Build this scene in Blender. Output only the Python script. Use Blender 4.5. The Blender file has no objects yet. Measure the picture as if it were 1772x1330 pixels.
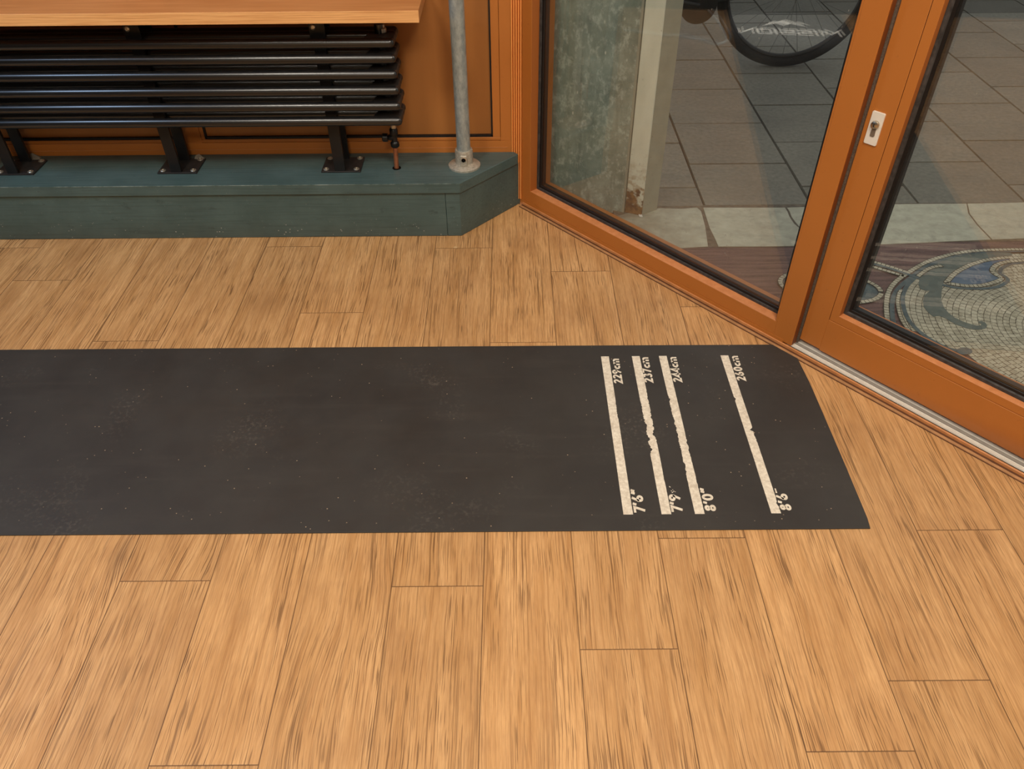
import bpy, bmesh, math, random
from mathutils import Vector, Matrix
random.seed(7)
col = bpy.context.scene.collection
PI = math.pi

# ------------------------------------------------------------------ helpers
class MB:
    """collects vertices and faces for ONE mesh object (world coordinates)"""
    def __init__(s): s.v = []; s.f = []; s.mi = []; s.uv = None
    def face(s, pts, mi=0):
        i = len(s.v); s.v += [tuple(p) for p in pts]; s.f.append(tuple(range(i, i+len(pts)))); s.mi.append(mi)
    def quadmesh(s, vs, fs, mi=0):
        i = len(s.v); s.v += [tuple(p) for p in vs]
        for f in fs: s.f.append(tuple(a+i for a in f)); s.mi.append(mi)
    def prism(s, poly, z0, z1, mi=0):
        n = len(poly)
        vs = [(x, y, z0) for x, y in poly] + [(x, y, z1) for x, y in poly]
        fs = [tuple(range(n-1, -1, -1)), tuple(range(n, 2*n))] + [(i, (i+1) % n, n+(i+1) % n, n+i) for i in range(n)]
        s.quadmesh(vs, fs, mi)
    def box(s, x0, x1, y0, y1, z0, z1, mi=0):
        s.prism([(x0, y0), (x1, y0), (x1, y1), (x0, y1)], z0, z1, mi)
    def pbox(s, u0, u1, v0, v1, z0, z1, mi=0):            # box in the door line's own axes
        s.prism([W2(u0, v0), W2(u1, v0), W2(u1, v1), W2(u0, v1)], z0, z1, mi)
    def tube(s, p0, p1, r0, r1=None, seg=20, caps=True, mi=0):
        r1 = r0 if r1 is None else r1
        p0 = Vector(p0); p1 = Vector(p1); ax = (p1-p0).normalized()
        a = ax.orthogonal().normalized(); b = ax.cross(a)
        vs = []
        for p, r in ((p0, r0), (p1, r1)):
            for k in range(seg):
                t = 2*PI*k/seg; vs.append(p + a*math.cos(t)*r + b*math.sin(t)*r)
        fs = [(k, (k+1) % seg, seg+(k+1) % seg, seg+k) for k in range(seg)]
        if caps: fs += [tuple(range(seg-1, -1, -1)), tuple(range(seg, 2*seg))]
        s.quadmesh(vs, fs, mi)
    def lathe(s, base, prof, seg=32, ax=(0, 0, 1), mi=0):
        base = Vector(base); ax = Vector(ax).normalized(); a = ax.orthogonal().normalized(); b = ax.cross(a)
        vs = []; fs = []
        for r, h in prof:
            for k in range(seg):
                t = 2*PI*k/seg; vs.append(base + ax*h + a*math.cos(t)*r + b*math.sin(t)*r)
        for j in range(len(prof)-1):
            for k in range(seg):
                fs.append((j*seg+k, j*seg+(k+1) % seg, (j+1)*seg+(k+1) % seg, (j+1)*seg+k))
        fs.append(tuple(range(seg-1, -1, -1))); m = (len(prof)-1)*seg; fs.append(tuple(range(m, m+seg)))
        s.quadmesh(vs, fs, mi)
    def ring(s, u0, u1, z0, z1, prof, mi=0):               # mitred frame in the door plane; prof = (inset, v)
        n = len(prof); vs = []
        for cu, cz, su, sz in ((u0, z0, 1, 1), (u1, z0, -1, 1), (u1, z1, -1, -1), (u0, z1, 1, -1)):
            for a, v in prof: vs.append(W3(cu+su*a, v, cz+sz*a))
        fs = []
        for k in range(4):
            k2 = (k+1) % 4
            for j in range(n-1): fs.append((k*n+j, k2*n+j, k2*n+j+1, k*n+j+1))
        s.quadmesh(vs, fs, mi)
    def build(s, name, mats, parent=None, origin=None, bevel=0, seg=2, smooth=False, kind=None):
        me = bpy.data.meshes.new(name)
        o0 = Vector(origin) if origin is not None else (parent['_o'] and Vector(parent['_o']) if parent is not None and '_o' in parent else Vector((0, 0, 0)))
        me.from_pydata([tuple(Vector(p)-o0) for p in s.v], [], s.f)
        mats = mats if isinstance(mats, (list, tuple)) else [mats]
        for m in mats: me.materials.append(m)
        me.polygons.foreach_set('material_index', s.mi)
        if s.uv:
            for nm, vals in s.uv.items():
                l = me.uv_layers.new(name=nm)
                for i, q in enumerate(vals): l.data[i].uv = q
        me.update()
        bm = bmesh.new(); bm.from_mesh(me)
        if not s.uv: bmesh.ops.remove_doubles(bm, verts=bm.verts, dist=1e-6); bmesh.ops.recalc_face_normals(bm, faces=bm.faces)
        bm.to_mesh(me); bm.free()
        if smooth:
            for p in me.polygons: p.use_smooth = True
        ob = bpy.data.objects.new(name, me); col.objects.link(ob)
        if parent is not None: ob.parent = parent
        else: ob.location = o0
        if smooth:
            m = ob.modifiers.new('es', 'EDGE_SPLIT'); m.split_angle = math.radians(40)
        if bevel:
            m = ob.modifiers.new('bv', 'BEVEL'); m.width = bevel; m.segments = seg; m.limit_method = 'ANGLE'; m.angle_limit = math.radians(35)
            if not smooth:
                for p in me.polygons: p.use_smooth = True
                ms = ob.modifiers.new('wn', 'WEIGHTED_NORMAL'); ms.keep_sharp = False
        if kind: ob['kind'] = kind
        return ob

def thing(name, label, cat, loc=(0, 0, 0), group=None, kind=None):
    o = bpy.data.objects.new(name, None); col.objects.link(o); o.location = loc
    o['_o'] = list(loc)
    o.empty_display_size = .05
    if label: o['label'] = label
    if cat: o['category'] = cat
    if group: o['group'] = group
    if kind: o['kind'] = kind
    return o
def tag(o, label, cat, group=None, kind=None):
    o['label'] = label; o['category'] = cat
    if group: o['group'] = group
    if kind: o['kind'] = kind
    return o
def copy_tree(o, parent=None):
    c = o.copy(); col.objects.link(c); c.parent = parent
    for ch in list(o.children): copy_tree(ch, c)
    return c

# the slanted door line: u runs along it to the right, v runs outwards
ANG = math.radians(-49.0)
D = (math.cos(ANG), math.sin(ANG)); N = (-D[1], D[0]); CC = (2.75635714, 1.59661429)
def W2(u, v): return (CC[0]+D[0]*u+N[0]*v, CC[1]+D[1]*u+N[1]*v)
def W3(u, v, z): x, y = W2(u, v); return (x, y, z)
def clip(poly, v0, keep_inside=True):
    """keep the part of a convex polygon with v<=v0 (inside) or >= v0"""
    sg = 1 if keep_inside else -1
    def dist(p): return sg*((p[0]-CC[0])*N[0]+(p[1]-CC[1])*N[1]-v0)
    out = []
    for i in range(len(poly)):
        a, b = poly[i], poly[(i+1) % len(poly)]; da, db = dist(a), dist(b)
        if da <= 0: out.append(a)
        if (da < 0 < db) or (db < 0 < da):
            t = da/(da-db); out.append((a[0]+(b[0]-a[0])*t, a[1]+(b[1]-a[1])*t))
    return out

# camera model of the lens (used once, to place the camera)
CAM = (1351.278, -0.0010484, 0.7233814, -0.0089536, 2.0601543, 0.0, 1.2917437)
def cam_axes():
    f, yaw, pit, roll = CAM[:4]
    fw = Vector((math.sin(yaw)*math.cos(pit), math.cos(yaw)*math.cos(pit), -math.sin(pit)))
    r = Vector((math.cos(yaw), -math.sin(yaw), 0)); u = r.cross(fw)
    c, s = math.cos(roll), math.sin(roll)
    return c*r+s*u, -s*r+c*u, fw
def ground(px, py, z=0.0):
    """ground point surveyed from the photograph"""
    r, u, fw = cam_axes(); d = fw + r*((px-886)/CAM[0]) - u*((py-665)/CAM[0])
    t = (z-CAM[6])/d.z
    return (CAM[4]+t*d.x, CAM[5]+t*d.y)

# ------------------------------------------------------------------ materials
def srgb(r, g, b):
    f = lambda c: (c/255/12.92) if c/255 <= .04045 else ((c/255+.055)/1.055)**2.4
    return (f(r), f(g), f(b), 1)
class NT:
    def __init__(s, name):
        s.m = bpy.data.materials.new(name); s.m.use_nodes = True; s.t = s.m.node_tree; s.t.nodes.clear()
        s.out = s.n('ShaderNodeOutputMaterial')
    def n(s, typ, **kw):
        nd = s.t.nodes.new(typ)
        for k, v in kw.items(): setattr(nd, k, v)
        return nd
    def l(s, a, b): s.t.links.new(a, b)
    def val(s, sock, v):
        if hasattr(v, 'is_linked') or isinstance(v, bpy.types.NodeSocket): s.l(v, sock)
        else: sock.default_value = v
    def math(s, op, a, b=0.0, c=None, clamp=False):
        nd = s.n('ShaderNodeMath', operation=op, use_clamp=clamp); s.val(nd.inputs[0], a); s.val(nd.inputs[1], b)
        if c is not None: s.val(nd.inputs[2], c)
        return nd.outputs[0]
    def scale(s, vec, x, y, z=1.0):
        nd = s.n('ShaderNodeVectorMath', operation='MULTIPLY'); s.l(vec, nd.inputs[0]); nd.inputs[1].default_value = (x, y, z); return nd.outputs[0]
    def noise(s, vec, scale=1.0, detail=3.0, rough=.5, dist=0.0):
        nd = s.n('ShaderNodeTexNoise'); s.l(vec, nd.inputs['Vector']); nd.inputs['Scale'].default_value = scale
        nd.inputs['Detail'].default_value = detail; nd.inputs['Roughness'].default_value = rough; nd.inputs['Distortion'].default_value = dist
        return nd.outputs[0]
    def voro(s, vec, scale=1.0, rnd=1.0, out='Distance'):
        nd = s.n('ShaderNodeTexVoronoi'); s.l(vec, nd.inputs['Vector']); nd.inputs['Scale'].default_value = scale; nd.inputs['Randomness'].default_value = rnd
        return nd.outputs[out]
    def ramp(s, fac, lo, hi, a=0.0, b=1.0):
        nd = s.n('ShaderNodeMapRange'); s.val(nd.inputs[0], fac); nd.inputs[1].default_value = lo; nd.inputs[2].default_value = hi
        nd.inputs[3].default_value = a; nd.inputs[4].default_value = b; return nd.outputs[0]
    def mix(s, fac, a, b, mode='MIX'):
        nd = s.n('ShaderNodeMix', data_type='RGBA', blend_type=mode); s.val(nd.inputs[0], fac); s.val(nd.inputs[6], a); s.val(nd.inputs[7], b); return nd.outputs[2]
    def pos(s): return s.n('ShaderNodeNewGeometry').outputs['Position']
    def bump(s, h, strength=.3, dist=.001):
        nd = s.n('ShaderNodeBump'); s.l(h, nd.inputs['Height']); nd.inputs['Strength'].default_value = strength; nd.inputs['Distance'].default_value = dist; return nd.outputs[0]
    def bsdf(s, color, rough=.5, metal=0.0, spec=.5, normal=None, coat=0.0):
        p = s.n('ShaderNodeBsdfPrincipled'); s.val(p.inputs['Base Color'], color); s.val(p.inputs['Roughness'], rough)
        s.val(p.inputs['Metallic'], metal); s.val(p.inputs['Specular IOR Level'], spec)
        if coat: p.inputs['Coat Weight'].default_value = coat; p.inputs['Coat Roughness'].default_value = .2
        if normal is not None: s.l(normal, p.inputs['Normal'])
        s.l(p.outputs[0], s.out.inputs[0]); return p

def simple(name, c, rough=.5, metal=0.0, spec=.5, var=.08, scale=14.0, bump=0.0, bscale=200.0):
    t = NT(name); p = t.pos(); f = t.noise(p, scale, 4)
    dark = (c[0]*(1-var*1.6), c[1]*(1-var*1.6), c[2]*(1-var*1.6), 1); light = (min(1, c[0]*(1+var)), min(1, c[1]*(1+var)), min(1, c[2]*(1+var)), 1)
    cc = t.mix(t.ramp(f, .3, .7), dark, light)
    nb = t.bump(t.noise(p, bscale, 2), bump, .0008) if bump else None
    t.bsdf(cc, t.ramp(t.noise(p, scale*2, 3), .3, .7, rough*.9, rough*1.12), metal, spec, nb)
    return t.m

M = {}
def build_materials():
    # --- vinyl plank floor
    t = NT('floor_planks')
    g = t.n('ShaderNodeUVMap', uv_map='grain').outputs[0]; e = t.n('ShaderNodeUVMap', uv_map='edge').outputs[0]; r = t.n('ShaderNodeUVMap', uv_map='rnd').outputs[0]
    sx = t.n('ShaderNodeSeparateXYZ'); t.l(e, sx.inputs[0]); sr = t.n('ShaderNodeSeparateXYZ'); t.l(r, sr.inputs[0])
    # warp of the grain
    w = t.noise(t.scale(g, 6.0, 2.2), 1.0, 3)
    kd = t.voro(t.scale(g, 3.2, 1.25), 1.0)                      # sparse knots
    knot = t.ramp(kd, .0, .10, 1.0, 0.0)
    knh = t.ramp(kd, .0, .30, 1.0, 0.0)
    sg = t.n('ShaderNodeSeparateXYZ'); t.l(g, sg.inputs[0])
    xw = t.math('ADD', sg.outputs[0], t.math('ADD', t.math('MULTIPLY', w, .026), t.math('MULTIPLY', knh, .030)))
    cv = t.n('ShaderNodeCombineXYZ'); t.l(xw, cv.inputs[0]); t.l(sg.outputs[1], cv.inputs[1]); wv = cv.outputs[0]
    ring = t.noise(t.scale(wv, 230.0, 3.2), 1.0, 2, .5)
    fine = t.noise(t.scale(g, 620.0, 26.0), 1.0, 3, .65)
    streak = t.noise(t.scale(wv, 460.0, 11.0), 1.0, 2, .45)
    long_ = t.noise(t.scale(wv, 250.0, 2.6), 1.0, 1, .5)
    smask = t.noise(t.scale(g, 24.0, 3.0), 1.0, 3, .55)
    tone = t.noise(t.scale(wv, 26.0, 3.4), 1.0, 4, .65)
    patch = t.noise(t.scale(g, 13.0, 5.0), 1.0, 4, .6)
    base = t.mix(t.ramp(tone, .32, .68), srgb(190, 141, 88), srgb(220, 172, 118))
    base = t.mix(t.ramp(patch, .50, .72, 0, .55), base, srgb(172, 126, 82))
    base = t.mix(t.ramp(ring, .48, .66, 0, .42), base, srgb(158, 108, 62))
    base = t.mix(t.ramp(fine, .44, .70, 0, .40), base, srgb(150, 104, 62))
    dk = t.math('MULTIPLY', t.math('MAXIMUM', t.ramp(streak, .55, .62), t.ramp(long_, .60, .66, 0, .9)), t.ramp(smask, .38, .60, .2, 1.0))
    base = t.mix(t.math('MULTIPLY', dk, .74), base, srgb(98, 65, 36))
    base = t.mix(t.math('MULTIPLY', knot, .55), base, srgb(96, 66, 42))
    hsv = t.n('ShaderNodeHueSaturation'); t.l(base, hsv.inputs['Color']); hsv.inputs['Saturation'].default_value = 1.0
    t.l(t.ramp(sr.outputs[0], 0, 1, .93, 1.05), hsv.inputs['Value']); base = hsv.outputs[0]
    # seams: edge uv = metres to the nearest long side / short side
    seam = t.math('MAXIMUM', t.ramp(sx.outputs[0], .0004, .0013, .9, 0), t.ramp(sx.outputs[1], .0004, .0014, .9, 0))
    base = t.mix(seam, base, srgb(82, 52, 28))
    # dust and dirt near the walls, and specks
    pz = t.pos(); dirt = t.ramp(t.noise(pz, 3.0, 4), .45, .8, 0, .25)
    base = t.mix(dirt, base, srgb(165, 122, 78))
    h = t.math('SUBTRACT', t.math('MULTIPLY', fine, .4), t.math('ADD', t.math('MULTIPLY', dk, 1.0), t.math('MULTIPLY', seam, 1.5)))
    t.bsdf(base, t.ramp(fine, .3, .7, .40, .55), 0, .35, t.bump(h, .25, .0006)); M['floor'] = t.m

    # --- rubber mat
    t = NT('mat_rubber'); p = t.pos()
    b = t.mix(t.ramp(t.noise(p, 4.0, 5, .6), .3, .7), srgb(46, 42, 39), srgb(57, 53, 49))
    b = t.mix(t.ramp(t.noise(t.scale(p, 3, 30), 1, 4), .55, .75, 0, .3), b, srgb(66, 61, 56))
    sc = t.math('MULTIPLY', t.ramp(t.noise(p, 5.0, 3), .56, .72), t.ramp(t.noise(p, 120, 3), .52, .7))
    b = t.mix(t.math('MULTIPLY', sc, .20), b, srgb(125, 115, 104))
    v = t.voro(p, 62.0); sp = t.math('MULTIPLY', t.ramp(v, .05, .10, 1, 0), t.ramp(t.noise(p, 23.0, 2), .52, .60))
    b = t.mix(t.math('MULTIPLY', sp, .75), b, srgb(190, 165, 135))
    t.bsdf(b, t.ramp(t.noise(p, 9, 4), .3, .7, .50, .68), 0, .45, t.bump(t.noise(p, 900, 2), .25, .0004)); M['mat'] = t.m
    # --- mat print
    t = NT('mat_print'); p = t.pos()
    b = t.mix(t.ramp(t.noise(p, 130, 4, .65), .35, .7), srgb(204, 190, 170), srgb(236, 226, 208))
    b = t.mix(t.ramp(t.noise(p, 30, 4, .7), .58, .72, 0, .40), b, srgb(172, 156, 136))
    t.bsdf(b, .65, 0, .3); M['print'] = t.m
    M['print_black'] = simple('mat_black_print', srgb(16, 15, 15), .75, 0, .2, .05)

    # --- orange brown powder coated aluminium
    t = NT('orange_aluminium'); p = t.pos()
    b = t.mix(t.ramp(t.noise(p, 2.2, 3), .3, .7), srgb(177, 106, 44), srgb(187, 114, 50))
    b = t.mix(t.ramp(t.noise(p, 70, 3, .6), .66, .8, 0, .3), b, srgb(120, 64, 28))
    t.bsdf(b, .42, 0, .5, t.bump(t.noise(p, 1500, 1), .06, .0002)); M['alu'] = t.m
    t = NT('orange_panel'); p = t.pos()
    b = t.mix(t.ramp(t.noise(t.scale(p, 9, 9, 1.2), 1, 3), .3, .75), srgb(160, 102, 50), srgb(178, 114, 56))
    t.bsdf(b, .5, 0, .4); M['panel'] = t.m
    t = NT('dusty_ledge'); p = t.pos()
    b = t.mix(t.ramp(t.noise(p, 60, 4, .6), .35, .7), srgb(192, 120, 70), srgb(208, 136, 86))
    v = t.math('MULTIPLY', t.ramp(t.voro(p, 160), .08, .14, 1, 0), t.ramp(t.noise(p, 30, 2), .55, .62))
    b = t.mix(v, b, srgb(230, 215, 190))
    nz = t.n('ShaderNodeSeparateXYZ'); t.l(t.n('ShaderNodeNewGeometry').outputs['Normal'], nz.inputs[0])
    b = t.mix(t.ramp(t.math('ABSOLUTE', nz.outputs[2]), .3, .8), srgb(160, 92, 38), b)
    t.bsdf(b, .5, 0, .4); M['ledge'] = t.m
    M['brown_trim'] = simple('brown_trim', srgb(96, 60, 38), .55, 0, .35, .12, 40)
    M['tan_trim'] = simple('tan_trim', srgb(174, 128, 86), .5, 0, .4, .14, 40)
    M['orange_edge'] = simple('orange_edge', srgb(198, 132, 80), .4, 0, .5, .1, 40)
    M['rubber'] = simple('black_gasket', srgb(20, 18, 18), .45, 0, .5, .2, 60)
    M['grey_rubber'] = simple('grey_gasket', srgb(66, 62, 60), .6, 0, .4, .3, 90)
    M['brush'] = simple('brush_pile', srgb(104, 92, 82), .9, 0, .1, .25, 300, .6, 800)
    M['black_gap'] = simple('dark_gap', srgb(14, 11, 9), .9, 0, .1, .1)
    M['anod'] = simple('bare_aluminium', srgb(226, 221, 208), .34, .12, .5, .04, 60)
    # --- green painted boards
    t = NT('green_paint'); p = t.pos()
    gr = t.noise(t.scale(p, 6, 160, 160), 1, 3, .6)
    b = t.mix(t.ramp(t.noise(p, 7, 5, .6), .3, .7), srgb(64, 84, 83), srgb(80, 101, 100))
    b = t.mix(t.ramp(gr, .5, .72, 0, .4), b, srgb(48, 62, 60))
    b = t.mix(t.ramp(t.noise(t.scale(p, 20, 40, 40), 1, 4, .7), .62, .74, 0, .55), b, srgb(38, 48, 46))
    sz = t.n('ShaderNodeSeparateXYZ'); t.l(p, sz.inputs[0]); low = t.ramp(sz.outputs[2], .0, .07, 1, 0)
    ch = t.math('MULTIPLY', t.ramp(t.voro(t.scale(p, 1, 1, 1.3), 70), .08, .16, 1, 0), t.math('MULTIPLY', t.ramp(t.noise(p, 17, 3), .50, .60), t.math('ADD', low, .12)))
    b = t.mix(t.math('MULTIPLY', low, .28), b, srgb(70, 66, 58))
    b = t.mix(ch, b, srgb(205, 200, 190))
    t.bsdf(b, t.ramp(gr, .3, .7, .36, .5), 0, .5, t.bump(gr, .25, .0008)); M['green'] = t.m
    t = NT('worn_green'); p = t.pos()
    b = t.mix(t.ramp(t.noise(t.scale(p, 14, 14, 14), 1, 5, .7), .42, .62), srgb(74, 95, 93), srgb(136, 150, 146)); t.bsdf(b, .5, 0, .4); M['worn'] = t.m
    # --- black radiator enamel
    t = NT('black_enamel'); p = t.pos()
    up = t.n('ShaderNodeSeparateXYZ'); t.l(t.n('ShaderNodeNewGeometry').outputs['Normal'], up.inputs[0])
    du = t.math('MULTIPLY', t.ramp(up.outputs[2], .75, 1.0), t.ramp(t.noise(p, 40, 4, .65), .40, .70, .1, .8))
    b = t.mix(t.math('MULTIPLY', du, .35), srgb(13, 13, 14), srgb(62, 56, 52)); t.bsdf(b, .30, 0, .95); M['enamel'] = t.m
    M['dusty_enamel'] = simple('dusty_black_enamel', srgb(50, 46, 43), .55, 0, .4, .3, 60)
    M['black_steel'] = simple('black_steel', srgb(17, 16, 17), .42, 0, .5, .15, 60)
    M['plate'] = simple('stand_plate', srgb(44, 40, 38), .5, .2, .5, .2, 60)
    M['screw'] = simple('zinc_screw', srgb(205, 196, 178), .32, .85, .5, .08, 200)
    M['copper'] = simple('copper', srgb(190, 118, 82), .42, .7, .5, .14, 60)
    M['valve'] = simple('black_valve', srgb(14, 13, 14), .38, 0, .5, .15, 60)
    # --- galvanised tube
    t = NT('galvanised'); p = t.pos()
    b = t.mix(t.ramp(t.noise(t.scale(p, 1, 1, .45), 70, 5, .65), .32, .7), srgb(130, 138, 138), srgb(182, 188, 184))
    b = t.mix(t.ramp(t.voro(t.scale(p, 1, 1, .6), 120), .04, .12, .4, 0), b, srgb(92, 96, 96))
    t.bsdf(b, .42, .35, .5, t.bump(t.noise(p, 260, 3), .15, .0005)); M['galv'] = t.m
    t = NT('cast_flange'); p = t.pos()
    b = t.mix(t.ramp(t.noise(p, 140, 4, .6), .35, .7), srgb(158, 150, 136), srgb(192, 184, 168)); t.bsdf(b, .45, .3, .5); M['cast'] = t.m
    # --- shelf laminate
    t = NT('shelf_laminate'); p = t.pos(); q = t.scale(p, 2.2, 30, 90)
    b = t.mix(t.ramp(t.noise(q, 1.6, 4, .6), .3, .72), srgb(184, 122, 70), srgb(206, 146, 92))
    b = t.mix(t.ramp(t.noise(t.scale(p, 5, 80, 330), 1, 3, .6), .5, .7, 0, .5), b, srgb(176, 112, 58)); t.bsdf(b, .4, 0, .45); M['shelf'] = t.m
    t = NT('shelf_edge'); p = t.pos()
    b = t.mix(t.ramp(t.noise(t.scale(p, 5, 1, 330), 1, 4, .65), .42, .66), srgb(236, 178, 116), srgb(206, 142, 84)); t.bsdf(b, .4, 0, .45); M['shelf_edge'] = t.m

    # --- glass: double reflecting pane
    t = NT('window_glass')
    gi = t.n('ShaderNodeNewGeometry'); dp = t.n('ShaderNodeVectorMath', operation='DOT_PRODUCT'); t.l(gi.outputs['Normal'], dp.inputs[0]); t.l(gi.outputs['Incoming'], dp.inputs[1])
    ct = t.math('ABSOLUTE', dp.outputs['Value']); sch = t.math('ADD', t.math('MULTIPLY', t.math('POWER', t.math('SUBTRACT', 1.0, ct), 5.0), .96), .043)
    fac = t.math('MULTIPLY', sch, 1.75, clamp=True)
    pp = gi.outputs['Position']
    tr = t.n('ShaderNodeBsdfTransparent'); tr.inputs[0].default_value = (.95, .955, .94, 1)
    gl = t.n('ShaderNodeBsdfGlossy'); gl.inputs['Roughness'].default_value = .0; gl.inputs[0].default_value = (1, 1, 1, 1)
    mx = t.n('ShaderNodeMixShader'); t.l(fac, mx.inputs[0]); t.l(tr.outputs[0], mx.inputs[1]); t.l(gl.outputs[0], mx.inputs[2])
    # thin dirt and splashes on the pane
    dv = t.math('MULTIPLY', t.ramp(t.voro(t.scale(pp, 1, 1, .45), 75), .05, .10, 1, 0), t.ramp(t.noise(pp, 9, 3), .56, .66))
    df = t.n('ShaderNodeBsdfDiffuse'); df.inputs[0].default_value = srgb(190, 186, 172)
    m2 = t.n('ShaderNodeMixShader'); t.l(t.math('ADD', t.math('MULTIPLY', dv, .45), t.ramp(t.noise(pp, 6, 4), .4, .8, .004, .02)), m2.inputs[0]); t.l(mx.outputs[0], m2.inputs[1]); t.l(df.outputs[0], m2.inputs[2])
    t.l(m2.outputs[0], t.out.inputs[0]); M['glass'] = t.m

    # --- outdoors
    t = NT('pavers'); p = t.pos(); r = t.n('ShaderNodeUVMap', uv_map='rnd').outputs[0]; sr = t.n('ShaderNodeSeparateXYZ'); t.l(r, sr.inputs[0])
    b = t.mix(t.ramp(t.noise(p, 60, 5, .7), .3, .7), srgb(112, 110, 100), srgb(140, 136, 124))
    b = t.mix(t.ramp(t.noise(p, 5, 4), .4, .75, 0, .4), b, srgb(102, 99, 90))
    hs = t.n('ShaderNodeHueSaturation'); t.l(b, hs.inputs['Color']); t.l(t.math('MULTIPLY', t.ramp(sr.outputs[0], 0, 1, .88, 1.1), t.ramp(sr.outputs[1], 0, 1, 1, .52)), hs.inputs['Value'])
    t.bsdf(hs.outputs[0], .8, 0, .3, t.bump(t.noise(p, 300, 3), .3, .001)); M['paver'] = t.m
    M['stone_joint'] = simple('stone_joint', srgb(112, 102, 90), .95, 0, .1, .2, 60)
    M['joint'] = simple('paver_joint', srgb(62, 58, 52), .95, 0, .1, .25, 80)
    t = NT('pale_stone'); p = t.pos()
    b = t.mix(t.ramp(t.noise(p, 26, 6, .65), .3, .72), srgb(170, 168, 150), srgb(200, 198, 178))
    b = t.mix(t.ramp(t.noise(t.scale(p, 9, 14), 1.5, 5, .7, .8), .55, .72, 0, .5), b, srgb(142, 140, 128))
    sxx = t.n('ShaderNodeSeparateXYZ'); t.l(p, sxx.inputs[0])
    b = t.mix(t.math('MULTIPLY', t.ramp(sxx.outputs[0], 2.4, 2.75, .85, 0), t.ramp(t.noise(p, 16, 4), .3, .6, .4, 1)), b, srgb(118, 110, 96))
    b = t.mix(t.ramp(t.voro(p, 34), .04, .08, .5, 0), b, srgb(104, 100, 92)); t.bsdf(b, .75, 0, .3, t.bump(t.noise(p, 120, 4), .3, .001)); M['stone'] = t.m
    t = NT('red_terrazzo'); p = t.pos()
    b = t.mix(t.ramp(t.noise(t.scale(p, 5, 60), 1.2, 5, .65), .33, .70), srgb(70, 48, 46), srgb(128, 96, 88))
    b = t.mix(t.ramp(t.noise(p, 170, 3, .7), .5, .75, 0, .5), b, srgb(140, 112, 102)); t.bsdf(b, .6, 0, .4); M['terrazzo'] = t.m
    def tess(name, a, b_):
        t = NT(name); p = t.pos(); b = t.mix(t.ramp(t.voro(p, 55, 1, 'Color'), .2, .8), a, b_)
        b = t.mix(t.ramp(t.noise(p, 90, 4), .5, .75, 0, .3), b, srgb(120, 112, 96)); t.bsdf(b, .6, 0, .4); M[name] = t.m
    tess('tessera_cream', srgb(168, 162, 140), srgb(196, 190, 168))
    tess('tessera_slate', srgb(70, 84, 88), srgb(90, 104, 106))
    tess('tessera_green', srgb(88, 98, 92), srgb(106, 114, 106))
    t = NT('tessera_blue'); p = t.pos()
    b = t.mix(t.ramp(t.noise(t.scale(p, 20, 60), 1, 4), .3, .7), srgb(74, 92, 116), srgb(104, 122, 140)); t.bsdf(b, .6, 0, .4); M['tessera_blue'] = t.m
    M['mortar'] = simple('mosaic_mortar', srgb(84, 76, 66), .9, 0, .1, .15, 60)
    t = NT('weathered_zinc'); p = t.pos()
    b = t.mix(t.ramp(t.noise(p, 10, 5, .7), .3, .7), srgb(108, 120, 110), srgb(152, 162, 150))
    b = t.mix(t.ramp(t.noise(t.scale(p, 1, 1, .7), 40, 5, .75, .2), .50, .62, 0, .7), b, srgb(184, 192, 180))
    b = t.mix(t.ramp(t.noise(t.scale(p, 9, 9, 1.3), 5, 4), .52, .72, 0, .5), b, srgb(90, 96, 86))
    v = t.math('MULTIPLY', t.ramp(t.voro(t.scale(p, 1, 1, .5), 46), .08, .15, 1, 0), t.ramp(t.noise(p, 13, 3), .54, .62))
    b = t.mix(t.math('MULTIPLY', v, .8), b, srgb(206, 206, 192)); t.bsdf(b, .6, 0, .4); M['zinc'] = t.m
    t = NT('post_paint'); p = t.pos(); s3 = t.n('ShaderNodeSeparateXYZ'); t.l(p, s3.inputs[0])
    b = t.mix(t.ramp(t.noise(t.scale(p, 1, 1, .3), 24, 4), .3, .7), srgb(204, 205, 188), srgb(220, 221, 204))
    rz = t.math('ADD', s3.outputs[2], t.ramp(t.noise(p, 34, 4), .3, .7, -.05, .05))
    b = t.mix(t.ramp(rz, .06, .09, 1, 0), b, srgb(96, 66, 46))
    b = t.mix(t.math('MULTIPLY', t.ramp(rz, .09, .2, .6, 0), t.ramp(t.noise(p, 60, 3), .45, .6)), b, srgb(150, 110, 66)); t.bsdf(b, .6, 0, .4); M['post'] = t.m
    M['post_grey'] = simple('post_grey', srgb(152, 152, 136), .6, 0, .4, .08, 20)
    M['wall'] = simple('white_wall', srgb(206, 196, 178), .85, 0, .2, .03)
    M['ceiling'] = simple('ceiling_paint', srgb(220, 212, 198), .9, 0, .2, .02)
    M['black_wall'] = simple('black_wall', srgb(26, 25, 26), .7, 0, .3, .1)
    M['facade'] = simple('facade_stone', srgb(120, 116, 106), .85, 0, .2, .15, 10)
    M['white_plastic'] = simple('white_plate', srgb(226, 216, 202), .38, 0, .5, .03)
    M['chrome'] = simple('nickel', srgb(200, 190, 172), .28, 1.0, .5, .04)
    M['dark_brass'] = simple('dark_keyway', srgb(122, 106, 90), .4, .2, .5, .1)
    M['cable'] = simple('white_cable', srgb(226, 222, 214), .45, 0, .4, .03)
    M['paper'] = simple('scrap_paper', srgb(128, 118, 104), .7, 0, .3, .2, 60)
    M['leafchip'] = simple('tan_chip', srgb(214, 176, 128), .7, 0, .3, .1, 80)
build_materials()

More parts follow.
